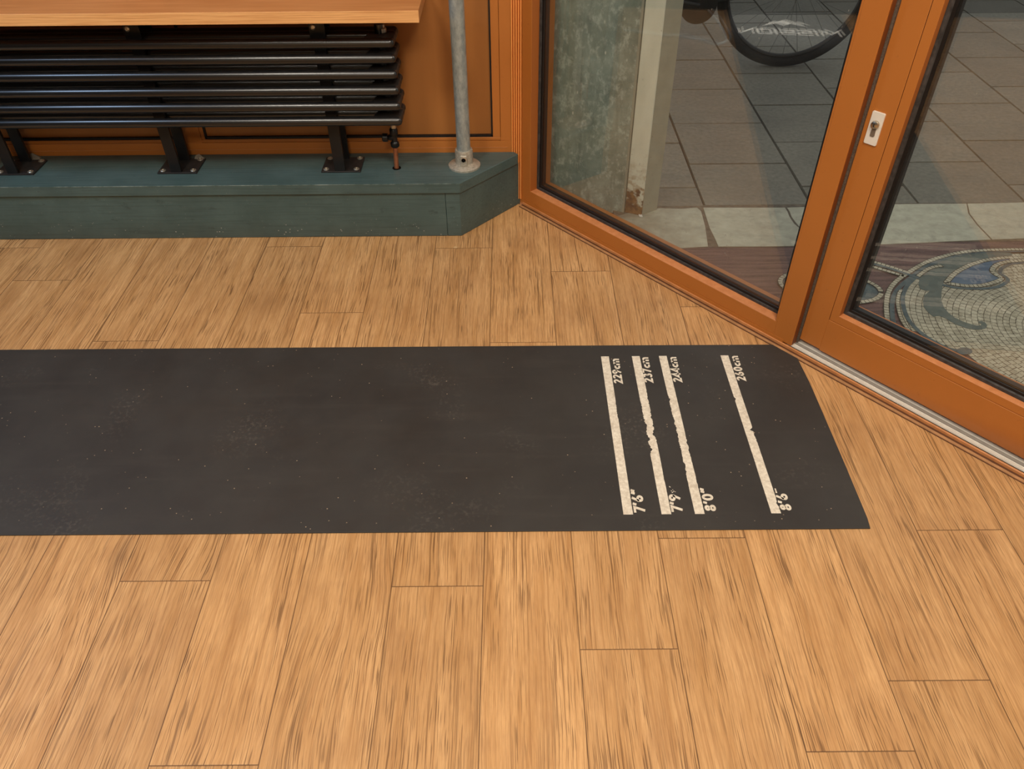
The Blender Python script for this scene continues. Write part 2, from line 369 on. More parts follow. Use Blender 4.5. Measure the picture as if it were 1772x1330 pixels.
# ------------------------------------------------------------------ setting: floor, ceiling, walls
FLOOR_V = .012
def build_floor():
    mb = MB(); mb.uv = {'grain': [], 'edge': [], 'rnd': []}
    PW, PL = .1775, 1.2315
    known = {2.1775: .739, 2.0: .40, 1.8225: .875, 1.645: 1.30, 1.4675: .5405, 1.29: .892, 1.1125: 1.36, .935: .42, 2.355: .985, 2.5325: .5545, 2.71: .675, 2.8875: 1.0, 3.065: .35}
    for k in range(-13, 24):
        x0 = 2.0 + PW*k; x1 = x0+PW; xa = max(x0, -.1); xb = min(x1, 6.1)
        if xb <= xa: continue
        off = known.get(round(x0, 4), random.uniform(0, PL))
        j = -3
        while True:
            y0 = off + PL*j; y1 = y0+PL; j += 1
            if y0 > 2.45: break
            a, b = max(y0, -2.2), min(y1, 2.45)
            if b <= a: continue
            # split lengthways so that distance-to-edge interpolates
            ox, oy, rv = random.uniform(0, 40), random.uniform(0, 40), random.random()
            xm = (x0+x1)/2; ym = (y0+y1)/2
            for qa, qb in ((xa, min(xm, xb)), (max(xm, xa), xb)):
                for ra, rb in ((a, min(ym, b)), (max(ym, a), b)):
                    if qb-qa < 1e-6 or rb-ra < 1e-6: continue
                    poly = clip([(qa, ra), (qb, ra), (qb, rb), (qa, rb)], FLOOR_V)
                    if len(poly) < 3: continue
                    mb.face([(x, y, 0) for x, y in poly])
                    for x, y in poly:
                        mb.uv['grain'].append((x-x0+ox, y-y0+oy)); mb.uv['edge'].append((min(x-x0, x1-x), min(y-y0, y1-y))); mb.uv['rnd'].append((rv, 0))
    o = mb.build('floor', M['floor'], kind='structure')
    return o
build_floor()
mb = MB(); mb.face([(x, y, 2.7) for x, y in clip([(-.2, -2.3), (6.3, -2.3), (6.3, 2.6), (-.2, 2.6)], .12)]); mb.build('ceiling', M['ceiling'], kind='structure')
mb = MB(); mb.box(-.2, -.1, -2.3, 2.5, -.01, 2.7); mb.build('wall_left', M['black_wall'], kind='structure')
mb = MB(); mb.box(-.1, 6.2, -2.3, -2.2, -.01, 2.7); mb.build('wall_near', M['wall'], kind='structure')
mb = MB(); mb.pbox(.985, 5.15, .02, .12, -.01, 2.7); mb.build('wall_right', M['wall'], kind='structure')
mb = MB(); mb.pbox(-1.03, .985, .02, .12, 2.3, 2.7); mb.build('wall_header', M['wall'], kind='structure')

# back wall: orange panelled frame
WY = 2.39
mb = MB()                                                              # infill sheets
mb.box(-.1, 1.0, WY+.014, WY+.03, .225, 1.2); mb.box(1.07, 2.02, WY+.014, WY+.03, .225, 1.2)
mb.box(-.1, 2.06, WY+.03, WY+.06, .1, 2.7)
wall_back = mb.build('wall_back', M['panel'], kind='structure')
mb = MB()
mb.box(-.1, 2.0625, WY, WY+.03, .10, .2228)                            # bottom rail
mb.box(1.012, 1.073, WY, WY+.03, .2228, 1.2)                           # mullion
mb.box(2.0285, 2.0625, WY, WY+.03, .2228, 2.7)                         # right stile
mb.box(-.1, 2.0285, WY, WY+.03, 1.2, 1.3)
mb.build('panel_frame', M['alu'], wall_back, bevel=.0012)
mb = MB()
for xa, xb in ((-.1, 1.012), (1.073, 2.0285)):                         # glazing bead around each sheet
    mb.box(xa, xb, WY+.0015, WY+.03, .2235, .2335)
    mb.box(xb-.0245, xb-.0008, WY+.0015, WY+.03, .2335, 1.2)
    if xa > 0: mb.box(xa+.0008, xa+.012, WY+.0015, WY+.03, .2335, 1.2)
mb.build('glazing_bead', M['alu'], wall_back, bevel=.001)
mb = MB()
for xa, xb in ((-.1, .988), (1.085, 2.004)):
    mb.box(xa, xb, WY+.004, WY+.02, .2335, .2400); mb.box(xb-.005, xb, WY+.004, WY+.02, .2335, 1.2)
    if xa > 0: mb.box(xa, xa+.005, WY+.004, WY+.02, .2335, 1.2)
mb.build('panel_gasket', M['rubber'], wall_back)
mb = MB(); mb.box(-.1, 2.05, WY-.0012, WY, .1995, .2009); mb.build('rail_ridge', M['orange_edge'], wall_back)

# ribbed corner cover between the back wall and the slanted window
mb = MB()
A = (2.0625, WY+.002); B = W2(-1.029, .02); n = 5
L = math.hypot(B[0]-A[0], B[1]-A[1]); tx, ty = (B[0]-A[0])/L, (B[1]-A[1])/L; nx, ny = ty, -tx
pts = []
for k in range(n*4+1):
    s = L*k/(n*4); ph = (k % 4)/4; h = -.004 if ph in (0,) else .0042
    pts.append((A[0]+tx*s+nx*h, A[1]+ty*s+ny*h))
pts += [(B[0]+.01, B[1]+.05), (A[0]-.0, A[1]+.05)]
mb.prism(pts, .02, 2.7); mb.build('trim_1', simple('lit_orange', srgb(230, 148, 76), .35, 0, .5, .04), kind='structure')  # brighter orange paints in the light this cover catches

# ------------------------------------------------------------------ slanted window and door
ZB = .020
win = thing('window_1', 'tall fixed window in an orange frame beside the green plinth', 'window', W3(-.5, .03, ZB), kind='structure')
U0, U1, Z0, Z1 = -1.029, .006, ZB, 2.3
mb = MB(); mb.ring(U0, U1, Z0, Z1, [(0, .10), (0, .0205), (.0005, .02), (.0405, .02), (.0412, .0207)]); mb.build('window_frame', M['alu'], win)
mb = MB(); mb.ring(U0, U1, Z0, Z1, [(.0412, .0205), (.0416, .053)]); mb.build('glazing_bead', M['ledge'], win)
mb = MB(); mb.ring(U0, U1, Z0, Z1, [(.0416, .0488), (.0482, .0488), (.049, .054)]); mb.build('grey_gasket', M['grey_rubber'], win)
mb = MB(); mb.ring(U0, U1, Z0, Z1, [(.0482, .0535), (.0560, .0535), (.0575, .0555)]); mb.ring(U0, U1, Z0, Z1, [(.0560, .0572), (.0630, .0572), (.0635, .0690), (.0560, .0690)]); mb.build('black_gasket', M['rubber'], win)
def pane(name, parent, u0, u1, z0, z1, v):
    mb = MB(); mb.face([W3(u0, v, z0), W3(u1, v, z0), W3(u1, v, z1), W3(u0, v, z1)]); return mb.build(name, M['glass'], parent)
pane('inner_pane', win, U0+.05, U1-.05, Z0+.05, Z1-.05, .0562)
pane('outer_pane', win, U0+.05, U1-.05, Z0+.05, Z1-.05, .0720)
mb = MB(); mb.ring(U0, U1, Z0, Z1, [(.0, .10), (.052, .10), (.056, .0735)]); mb.build('outer_frame', M['alu'], win)

# the mullion between window and door, with its dark brush seal
mul = thing('trim_2', None, None, W3(0, .02, .012), kind='structure')
mb = MB(); mb.pbox(-.0305, .0248, .0192, .10, .013, 2.3); mb.build('mullion', M['alu'], mul, bevel=.0012)
mb = MB(); mb.pbox(.0247, .0256, .022, .0385, .016, 2.3); mb.build('shadow_reveal', simple('reveal_brown', srgb(116, 62, 26), .5, 0, .4), mul)
mb = MB(); mb.pbox(.0250, .0300, .040, .055, .018, 2.3); mb.build('brush_seal', M['brush'], mul)

# door leaf
DV = .045; DU0, DU1, DZ0, DZ1 = .0305, .93, .0245, 2.28
door = thing('door_1', 'orange framed glass door with a lock plate, standing right of the mullion', 'door', W3(.4, DV, DZ0), kind='structure')
mb = MB()
mb.pbox(DU0, .0880, DV, .10, DZ0+.003, DZ1); mb.pbox(.872, DU1, DV, .10, DZ0, DZ1)
mb.pbox(.0880, .872, DV, .10, DZ0, .1205); mb.pbox(.0880, .872, DV, .10, 2.2, DZ1)
mb.build('leaf_frame', M['alu'], door, bevel=.0010)
BU0, BU1, BZ0, BZ1 = .0888, .8712, .1214, 2.199
mb = MB(); mb.ring(BU0, BU1, BZ0, BZ1, [(0, .09), (0, .0466), (.0006, .046), (.0205, .046), (.0212, .0467)]); mb.build('glazing_bead', M['alu'], door)
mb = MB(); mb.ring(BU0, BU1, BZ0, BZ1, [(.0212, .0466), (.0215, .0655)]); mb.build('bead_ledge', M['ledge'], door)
mb = MB(); mb.pbox(.0879, .0890, .0466, .06, .1205, 2.2); mb.build('bead_joint', M['black_gap'], door)
mb = MB(); mb.ring(BU0, BU1, BZ0, BZ1, [(.0212, .0640), (.0290, .0640), (.0310, .0690)]); mb.build('grey_gasket', M['grey_rubber'], door)
mb = MB(); mb.ring(BU0, BU1, BZ0, BZ1, [(.0300, .0685), (.0370, .0685), (.0380, .0705)]); mb.ring(BU0, BU1, BZ0, BZ1, [(.036, .0722), (.0435, .0722), (.044, .085), (.036, .085)]); mb.build('black_gasket', M['rubber'], door)
pane('inner_pane', door, BU0+.03, BU1-.03, BZ0+.03, BZ1-.03, .0710)
pane('outer_pane', door, BU0+.03, BU1-.03, BZ0+.03, BZ1-.03, .0870)
mb = MB(); mb.ring(BU0, BU1, BZ0, BZ1, [(.0, .104), (.034, .104), (.036, .0885)]); mb.build('outer_frame', M['alu'], door)
# lock plate
def rrect(u0, u1, z0, z1, r, seg=5):
    out = []
    for cu, cz, a0 in ((u1-r, z0+r, -PI/2), (u1-r, z1-r, 0), (u0+r, z1-r, PI/2), (u0+r, z0+r, PI)):
        for k in range(seg+1): t = a0+PI/2*k/seg; out.append((cu+r*math.cos(t), cz+r*math.sin(t)))
    return out
def plate(mb, pts, v0, v1, mi=0):
    n = len(pts); vs = [W3(u, v0, z) for u, z in pts]+[W3(u, v1, z) for u, z in pts]
    mb.quadmesh(vs, [tuple(range(n)), tuple(range(2*n-1, n-1, -1))]+[(i, (i+1) % n, n+(i+1) % n, n+i) for i in range(n)], mi)
mb = MB(); plate(mb, rrect(.0415, .0698, .5680, .6380, .003), DV-.0035, DV+.001); lp = mb.build('lock_plate', M['white_plastic'], door, bevel=.0008); lp['label'] = 'white rounded lock plate'
mb = MB()
cu, cz = .0560, .6120
prof = []
for k in range(25):
    t = -PI/2+.55+(2*PI-1.1)*k/24; prof.append((cu+.0084*math.cos(t), cz+.0084*math.sin(t)))
prof += [(cu-.0049, .5885), (cu-.0032, .5862), (cu+.0032, .5862), (cu+.0049, .5885)]
plate(mb, prof, DV-.0050, DV); lc = mb.build('lock_cylinder', M['dark_brass'], lp); lc.parent = lp; lc.location = (0, 0, 0)
mb = MB(); q = W3(cu, DV-.005, cz); mb.lathe(q, [(.0088, 0), (.0088, .0015), (.0078, .004), (.0045, .0055), (.001, .0058)], 24, (-N[0], -N[1], 0)); kn = mb.build('lock_plug', M['chrome'], lp, smooth=True)
mb = MB(); mb.pbox(cu-.0006, cu+.0006, DV-.0112, DV-.0100, cz-.0030, cz+.0030); mb.build('keyhole', M['black_gap'], lp)
# fix sub-part offsets: their parent sits in the door's own space
for s_ in lp.children: 
    me = s_.data; me.transform(Matrix.Translation(-Vector(door['_o']))) if '_o' not in lp else None

# aluminium sill under the door
mb = MB()
prof = [(.0195, .004), (.0195, .0118), (.0205, .0126), (.0225, .0126), (.0232, .0110), (.0245, .0110), (.0252, .0126), (.0330, .0128), (.0335, .0140), (.0342, .0140), (.0348, .0128), (.065, .0135), (.065, .004)]
n = len(prof)
mb.quadmesh([W3(.0125, v, z) for v, z in prof]+[W3(.985, v, z) for v, z in prof], [tuple(range(n)), tuple(range(2*n-1, n-1, -1))]+[(i, (i+1) % n, n+(i+1) % n, n+i) for i in range(n)])
sill = mb.build('trim_3', M['anod'], kind='structure')
mb = MB(); mb.pbox(.0125, .985, .0233, .0246, .0105, .01135); mb.pbox(.0125, .985, .0352, .0362, .0120, .01325); mb.pbox(.0125, .985, .0195, .0203, .0100, .0128); sill_g = mb.build('sill_line_shade', M['grey_rubber'], sill)  # dark strips paint the shade along the sill's grooves and edges
mb = MB(); mb.pbox(.0125, .985, .0362, .0460, .0125, .01345); mb.build('sill_back_shade', simple('shaded_aluminium', srgb(168, 162, 152), .4, .2, .5, .05, 60), sill)  # greyer strip paints the shading on the rear of the sill
# floor edge trim along the slanted frame
tr = thing('trim_4', None, None, W3(0, 0, 0), kind='structure')
def strip(name, u0, u1, prof, m):
    mb = MB(); n = len(prof)
    mb.quadmesh([W3(u0, v, z) for v, z in prof]+[W3(u1, v, z) for v, z in prof], [tuple(range(n)), tuple(range(2*n-1, n-1, -1))]+[(i, (i+1) % n, n+(i+1) % n, n+i) for i in range(n)])
    return mb.build(name, m, tr)
strip('sealant_line', -1.02, .985, [(-.0012, .0002), (-.0012, .0012), (.001, .0016), (.001, .0002)], M['brown_trim'])
strip('cover_strip', -1.02, .985, [(.0008, .0002), (.001, .0030), (.0075, .0042), (.0078, .0002)], M['tan_trim'])
strip('dark_groove', -1.02, .985, [(.0076, .0002), (.0076, .0028), (.0150, .0034), (.0152, .0002)], M['brown_trim'])
strip('bright_edge', -1.02, .985, [(.0148, .0002), (.0152, .0098), (.0168, .0108), (.0195, .0108), (.0195, .0002)], M['orange_edge'])
mb = MB(); mb.pbox(-1.10, .0, .018, .10, -.01, .0195); mb.pbox(0, .985, .018, .10, -.01, .0060); mb.build('threshold_base', M['alu'], tr)
mb = MB(); mb.prism([(2.080, 2.396), (2.0945, 2.389), (2.100, 2.392), (2.09, 2.43)], -.01, .184); mb.build('corner_filler', M['black_gap'], tr)
mb = MB(); mb.pbox(.932, .985, .0192, .10, .0145, 2.3); mb.build('door_jamb', M['alu'], mul, bevel=.0012)

# ------------------------------------------------------------------ green plinth
PT = .185
pl = thing('plinth', 'low green painted wooden plinth along the orange panelled wall', 'plinth', (1.0, 2.28, 0))
chx = W2(-1.027, .012)
top = [(-.1, WY-.001), (-.1, 2.1735), (1.9050, 2.1735), (2.0840, 2.3720), (2.0700, WY-.001)]
mb = MB(); mb.prism(top, .1515, PT); mb.build('top_board', M['green'], pl, bevel=.0022, seg=3)
mb = MB(); mb.prism([(-.1, 2.1728), (1.9046, 2.1728), (1.9052, 2.1742), (-.1, 2.1750)], PT-.0020, PT+.0001); mb.build('worn_edge', M['worn'], pl)
mb = MB(); mb.box(-.1, 1.8575, 2.1800, 2.20, 0.001, .1500); mb.build('front_board', M['green'], pl, bevel=.0010)
mb = MB(); mb.prism([(1.8585, 2.1797), (1.9020, 2.1797), (2.0925, 2.3920), (2.0740, 2.3960), (1.892, 2.20), (1.8585, 2.20)], 0.001, .1490); mb.build('end_board', M['green'], pl, bevel=.0010)
mb = MB(); mb.prism([(-.1, 2.19), (1.90, 2.19), (2.06, 2.378), (-.1, 2.378)], .140, .1516); mb.build('shadow_gap', M['black_gap'], pl)

# ------------------------------------------------------------------ radiator
XR = 1.745; XL = .12
rad = thing('radiator', 'long black tubular radiator on flat bar stands below the wooden shelf', 'radiator', (1.0, 2.28, PT))
YF, YM, YB = 2.2205, 2.2820, 2.3185
ZT = [.3615, .4055, .4505, .4955, .5390, .5810]; RT = .0131
sec0 = None
for k, z in enumerate(ZT):
    if sec0 is None:
        mb = MB()
        for y in (YF, YM, YB):
            n_ = 7; prof = [(RT*math.sin(PI/2*i/n_)+.0002, RT*(1-math.cos(PI/2*i/n_))) for i in range(n_+1)]
            ln = XR-XL; prof = prof + [(r_, ln-h_) for r_, h_ in prof[::-1]]
            mb.lathe((XL, y, z), prof, 24, (1, 0, 0))
        sec0 = mb.build('radiator_section', M['enamel'], rad, smooth=True)
        for nm, x0, x1 in (('end_header', XR-.090, XR-.002), ('end_header', XL+.002, XL+.090)):
            mb = MB(); r_ = .016; p_ = []
            ya_, yb_ = YF, YB+RT+.004
            sgn = 1 if x1 > 1 else -1; xo = x1 if sgn > 0 else x0; xi = x0 if sgn > 0 else x1
            p_ = [(xi, ya_), (xo, ya_)] + [(xo-sgn*.022*(1-math.cos(a_)), yb_-.022*(1-math.sin(a_))) for a_ in [PI/2*i/6 for i in range(7)]] + [(xi+sgn*.030, yb_)]
            mb.prism(p_, z-.0105, z+.0105)
            h = mb.build(nm, M['dusty_enamel'], rad); h.parent = sec0
            m = h.modifiers.new('bv', 'BEVEL'); m.width = .004; m.segments = 3; m.limit_method = 'ANGLE'
            for p in h.data.polygons: p.use_smooth = True
            m = h.modifiers.new('wn', 'WEIGHTED_NORMAL')
            mb = MB(); xm = (x0+x1)/2; mb.tube((xm, 2.27, z+RT-.003), (xm, 2.27, z+.0450-RT+.003), .013, seg=16)
            j = mb.build('nipple', M['enamel'], rad, smooth=True); j.parent = sec0
    else:
        c = copy_tree(sec0, rad); c.location.z += z-ZT[0]
# stands: the first is built, two are copied
st0 = None
for xc in (1.5335, 1.0260, .5200):
    if st0 is None:
        st0 = bpy.data.objects.new('stand', None); col.objects.link(st0); st0.parent = rad; st0['_o'] = rad['_o']; st0.empty_display_size = .03
        bpy.data.objects.remove(st0)
        mb = MB(); mb.box(xc-.061, xc+.061, 2.2505, 2.3505, PT, PT+.005); mb.build
        st0 = mb.build('radiator_stand', M['plate'], rad, bevel=.001)
        for yb in (2.2470+.005, 2.3360):
            mb = MB(); mb.box(xc-.0185, xc+.0145, yb, yb+.0105, PT+.005, .652)
            b = mb.build('upright', M['black_steel'], rad, bevel=.001); b.parent = st0
        for dx in (-.047, .047):
            for y in (2.2650, 2.3400):
                mb = MB(); mb.lathe((xc+dx, y, PT+.005), [(.0092, 0), (.0092, .0012), (.0070, .0032), (.0035, .0042), (.0034, .0026), (.0008, .0024)], 20)
                b = mb.build('screw', M['screw'], rad, smooth=True); b.parent = st0
        mb = MB(); mb.box(xc-.024, xc+.020, 2.2490, 2.2525, .585, .652); b = mb.build('top_bracket', M['black_steel'], rad, bevel=.001); b.parent = st0
        mb = MB(); mb.lathe((xc-.012, 2.2490, .6140), [(.0075, 0), (.0075, .003), (.0060, .0045), (.003, .0048)], 18, (0, -1, 0)); b = mb.build('bolt', M['screw'], rad, smooth=True); b.parent = st0
    else:
        c = copy_tree(st0, rad); c.location.x += xc-1.5335
# valve, copper pipe and bleed nut
VX, VY = 1.7035, 2.2790
mb = MB(); mb.tube((VX+.004, VY, .300), (VX+.004, VY, .350), .0085, seg=16); v = mb.build('valve_tail', M['screw'], rad, smooth=True)
mb = MB()
mb.lathe((VX+.003, VY, .255), [(.0105, 0), (.0135, .004), (.0135, .014), (.0100, .017), (.0088, .020), (.0088, .038), (.0125, .040), (.0125, .056), (.0095, .060)], 20)
mb.lathe((VX+.003, VY, .2850), [(.0085, 0), (.0085, .016), (.0070, .018), (.0070, .019), (.0125, .020), (.0125, .0345), (.0100, .0365)], 18, (-1, 0, 0))
mb.build('radiator_valve', M['valve'], rad, smooth=True)
mb = MB(); mb.tube((VX, VY, PT+.0003), (VX+.003, VY, .262), .0072, seg=18); cp = mb.build('copper_pipe', M['copper'], rad, smooth=True); cp['label'] = 'bare copper pipe'
mb = MB(); mb.tube((VX, VY, PT+.0002), (VX, VY, PT+.0012), .0135, seg=18); mb.build('pipe_hole', M['black_gap'], rad)
mb = MB(); mb.lathe((1.707, 2.272, .5935), [(.012, 0), (.012, .010), (.008, .013), (.008, .020)], 16); mb.build('bleed_plug', M['screw'], rad, smooth=True)

# ------------------------------------------------------------------ shelf and pole
mb = MB(); mb.box(-.09, 1.8250, 2.1500, WY-.004, .6530, .6825)
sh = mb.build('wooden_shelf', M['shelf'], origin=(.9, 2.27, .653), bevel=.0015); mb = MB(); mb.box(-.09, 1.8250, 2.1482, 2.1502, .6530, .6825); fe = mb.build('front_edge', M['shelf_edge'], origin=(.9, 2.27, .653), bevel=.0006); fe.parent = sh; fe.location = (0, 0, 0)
tag(sh, 'light wooden shelf board above the black radiator', 'shelf')
PX, PY = 1.9150, 2.2905
pole = thing('support_pole', 'grey galvanised upright tube in a round floor flange on the green plinth', 'pole', (PX, PY, PT))
mb = MB(); mb.tube((PX, PY, .195), (PX, PY, 2.7), .0212, seg=40); mb.build('tube', M['galv'], pole, smooth=True)
mb = MB(); mb.lathe((PX, PY, PT), [(.0500, 0), (.0500, .0055), (.0480, .0075), (.0330, .0110), (.0280, .0150), (.0275, .0520), (.0262, .0560), (.0218, .0565)], 48)
fl = mb.build('floor_flange', M['cast'], pole, smooth=True)
mb = MB(); mb.box(PX-.0115, PX+.0115, PY-.0325, PY-.018, PT+.008, PT+.0480); b = mb.build('screw_boss', M['cast'], pole, bevel=.004, seg=3); b.parent = fl
mb = MB(); mb.lathe((PX, PY-.0325, PT+.0340), [(.0088, 0), (.0088, .0010), (.0066, .0015), (.0062, -.001), (.0010, -.0012)], 22, (0, -1, 0)); b = mb.build('set_screw', M['screw'], pole, smooth=True); b.parent = fl
mb = MB(); mb.tube((PX, PY-.0322, PT+.0340), (PX, PY-.0338, PT+.0340), .0040, seg=6); b = mb.build('hex_socket', M['black_gap'], pole); b.parent = fl
for ax in (-2.35, -.8):
    mb = MB(); mb.tube((PX+.040*math.cos(ax), PY+.040*math.sin(ax), PT+.0085), (PX+.040*math.cos(ax), PY+.040*math.sin(ax), PT+.0096), .0042, seg=14); b = mb.build('screw', M['cast'], pole); b.parent = fl

# ------------------------------------------------------------------ dart mat with its marks
MT = .0028
mat = thing('dart_mat', 'long black rubber dart mat with pale throwing distance lines', 'mat', (1.4, 1.31, 0))
top = [(-.095, 1.006), (.9, 1.0046), (1.8, 1.0042), (2.7935, 1.0042), (2.7966, 1.033), (2.7990, 1.18), (2.8000, 1.348), (2.8005, 1.4605), (2.7965, 1.556), (2.7780, 1.5800), (2.7490, 1.6105), (2.2, 1.6135), (1.2, 1.6150), (-.095, 1.6165)]
mb = MB(); mb.prism(top, .0003, MT); mb.build('rubber_sheet', M['mat'], mat, bevel=.0007)
PZ = MT+.0003
def jag(amp_l, amp_r, seed):
    rnd = random.Random(seed); return rnd
def worn_bar(X, y0, y1, w, nick_l, nick_r, seed):
    rnd = random.Random(seed); n = 170; mb = MB(); prev = None; a = b = 0
    for k in range(n+1):
        t = k/n; y = y0+(y1-y0)*t
        def dep(nk):
            s = 0
            for c, wd, am in nk: s += am*math.exp(-((t-c)/wd)**2)
            return s
        a = .55*a+.45*rnd.uniform(-.5, 1)*2; b = .55*b+.45*rnd.uniform(-.5, 1)*2
        l = max(0, a)*dep(nick_l)+.00025*rnd.random(); r = max(0, b)*dep(nick_r)+.00025*rnd.random()
        cur = ((X+l, y, PZ), (X+w-r, y, PZ))
        if prev: mb.face([prev[0], prev[1], cur[1], cur[0]])
        prev = cur
    o = mb.build('distance_line', M['print'], mat); return o
YL0, YL1, BW = 1.0449, 1.5665, .0205
worn_bar(2.2900, YL0, YL1, BW, [], [(.585, .03, .0022), (.25, .012, .0025), (.65, .02, .001)], 3)
worn_bar(2.3700, YL0, YL1, BW, [(.52, .16, .0032), (.36, .02, .004), (.42, .02, .003)], [(.58, .12, .0030), (.44, .05, .0045), (.20, .02, .001)], 5)
worn_bar(2.4400, YL0, YL1, BW, [(.68, .015, .004), (.50, .14, .0026), (.25, .06, .0025), (.38, .02, .003)], [(.38, .10, .0018), (.15, .04, .0012)], 8)
worn_bar(2.6000, YL0, YL1, BW, [(.68, .008, .004), (.30, .03, .0012)], [(.475, .010, .0085), (.41, .05, .0022), (.05, .02, .0025)], 11)

# stroke lettering: glyphs in a unit-height box, drawn as ribbons
def arc(cx, cy, rx, ry, a0, a1, n=18): return [(cx+rx*math.cos(math.radians(a0+(a1-a0)*k/n)), cy+ry*math.sin(math.radians(a0+(a1-a0)*k/n))) for k in range(n+1)]
S = .21; h = S/2
GL = {
 '0': (.62, [arc(.31, .5, .31-h, .5-h, 0, 360, 32)]),
 '2': (.58, [arc(.29, .71, .29-h, .29-h, 170, -38, 18)+[(.10, h), (.58, h)]]),
 '3': (.56, [arc(.27, .74, .25-h, .26-h, 165, -90, 14), arc(.26, .29, .29-h, .29-h+.02, 95, -160, 16)]),
 '4': (.62, [[(.46, 0), (.46, .97), (.06, .29), (.62, .29)]]),
 '6': (.60, [arc(.30, .30, .30-h, .30-h, 0, 360, 28), [(.09, .40), (.40, 1.0)]]),
 '7': (.55, [[(.0, 1-h), (.47, 1-h), (.16, 0)]]),
 '8': (.58, [arc(.29, .27, .29-h, .27-h, 0, 360, 26), arc(.29, .74, .25-h, .26-h, 0, 360, 26)]),
 '9': (.60, [arc(.30, .70, .30-h, .30-h, 0, 360, 28), [(.51, .60), (.20, 0)]]),
 'c': (.48, [arc(.32, .33, .32-h, .33-h, 48, 312, 20)]),
 'm': (.92, [[(h, 0), (h, .66)], [(h, .40)]+arc(.29, .44, .21, .18, 175, 0, 10)+[(.50, 0)], [(.50, .40)]+arc(.67, .44, .17, .18, 175, 0, 10)+[(.84, 0)]]),
 "'": (.20, [[(.16, 1.0), (.06, .68)]]),
 '"': (.42, [[(.16, 1.0), (.06, .68)], [(.38, 1.0), (.28, .68)]]),
 ':': (.40, [[(.08, .93), (.08, .80)], [(.30, .93), (.30, .80)]]),
}
def ribbon(mb, pts, w, xf):
    n = len(pts); closed = math.hypot(pts[0][0]-pts[-1][0], pts[0][1]-pts[-1][1]) < 1e-6
    L = []; R = []
    for i in range(n):
        if closed: a = pts[(i-1) % (n-1)] if i else pts[n-2]; b = pts[(i+1) % (n-1)] if i < n-1 else pts[1]
        else: a = pts[max(0, i-1)]; b = pts[min(n-1, i+1)]
        p = pts[i]
        d1 = (p[0]-a[0], p[1]-a[1]); d2 = (b[0]-p[0], b[1]-p[1])
        def nn(d): l = math.hypot(*d); return (d[0]/l, d[1]/l) if l > 1e-9 else None
        e1 = nn(d1) or nn(d2); e2 = nn(d2) or e1
        n1 = (-e1[1], e1[0]); n2 = (-e2[1], e2[0]); m = (n1[0]+n2[0], n1[1]+n2[1]); ml = math.hypot(*m) or 1; m = (m[0]/ml, m[1]/ml)
        k = min(2.2, 1/max(.2, m[0]*n1[0]+m[1]*n1[1]))
        L.append((p[0]+m[0]*w/2*k, p[1]+m[1]*w/2*k)); R.append((p[0]-m[0]*w/2*k, p[1]-m[1]*w/2*k))
    for i in range(n-1): mb.face([xf(*L[i]), xf(*R[i]), xf(*R[i+1]), xf(*L[i+1])])
def lettering(text, xbase, ystart, yend, height, name='mat_lettering', track=.085, bold=1.0):
    wid = sum(GL[c][0] for c in text)+track*(len(text)-1); sc = (yend-ystart)/wid
    mb = MB(); pen = 0
    for ch in text:
        w, strokes = GL[ch]
        for st in strokes:
            ribbon(mb, [(pen+x, y) for x, y in st], S*bold, lambda a, b: (xbase-b*height, ystart+a*sc, PZ))
        pen += w+track
    return mb, sc
for txt, xb, y0, y1 in (('229cm', 2.3355, 1.460, 1.5560), ('237cm', 2.4120, 1.4625, 1.5610), ('244cm', 2.4845, 1.4635, 1.5610), ('260cm', 2.6445, 1.4665, 1.5635)):
    mb, _ = lettering(txt, xb, y0, y1, .0225); mb.build('mat_lettering', M['print'], mat)
for txt, xb, y0, y1 in (("7'6\"", 2.3370, 1.0500, 1.1130), ("7'9", 2.4160, 1.0510, 1.0990), ("8'0\"", 2.4870, 1.0520, 1.1150), ("8'6:", 2.6460, 1.0525, 1.1130)):
    mb, _ = lettering(txt, xb, y0, y1, .0240); 
    if txt == "7'9":                                                     # crumbs left of the worn inch mark
        for (a, b, s) in ((2.4020, 1.1045, .0016), (2.4055, 1.1075, .0014), (2.4005, 1.1090, .0012), (2.4040, 1.1120, .0010), (2.4085, 1.1060, .0009)):
            mb.face([(a-s, b-s, PZ), (a+s, b-s*.6, PZ), (a+s*.7, b+s, PZ), (a-s*.5, b+s*.8, PZ)])
        mb.face([(2.3985, 1.1185, PZ), (2.4010, 1.1190, PZ), (2.3985, 1.1225, PZ), (2.3975, 1.1220, PZ)])
    mb.build('mat_lettering', M['print'], mat)
# maker's mark printed at the far left end (seen reflected in the window)
mb = MB()
ML = {'M': (1.5, [[(.1, 0), (.2, .95), (.75, .35), (1.3, .95), (1.4, 0)]]), 'I': (.28, [[(.14, 0), (.14, 1)]]),
      'S': (1.1, [[(1.1, .9), (.12, .9), (.12, .5), (1.0, .5), (1.0, .1), (0, .1)]]), 'O': (1.15, [[(.12, .1), (1.03, .1), (1.03, .9), (.12, .9), (.12, .1)]]), 'N': (1.3, [[(.12, 0), (.12, .95), (1.15, .08), (1.15, 1)]])}
tx = 'MISSION'; wid = sum(ML[c][0] for c in tx)+.16*6; sc = (1.572-1.058)/wid; pen = 0
for ch in tx:
    w, sts = ML[ch]
    for st in sts: ribbon(mb, [(pen+x, y) for x, y in st], .2, lambda a, b: (.275-b*.085, 1.058+a*sc, PZ))
    pen += w+.16
mbm = MB()
for poly in (((.14, 1.21), (.08, 1.25), (.065, 1.27), (.10, 1.285), (.12, 1.25)), ((.04, 1.325), (.085, 1.375), (.135, 1.33), (.085, 1.28)), ((.145, 1.44), (.08, 1.395), (.065, 1.38), (.10, 1.365), (.115, 1.39))):
    mbm.face([(a, b, PZ) for a, b in poly])
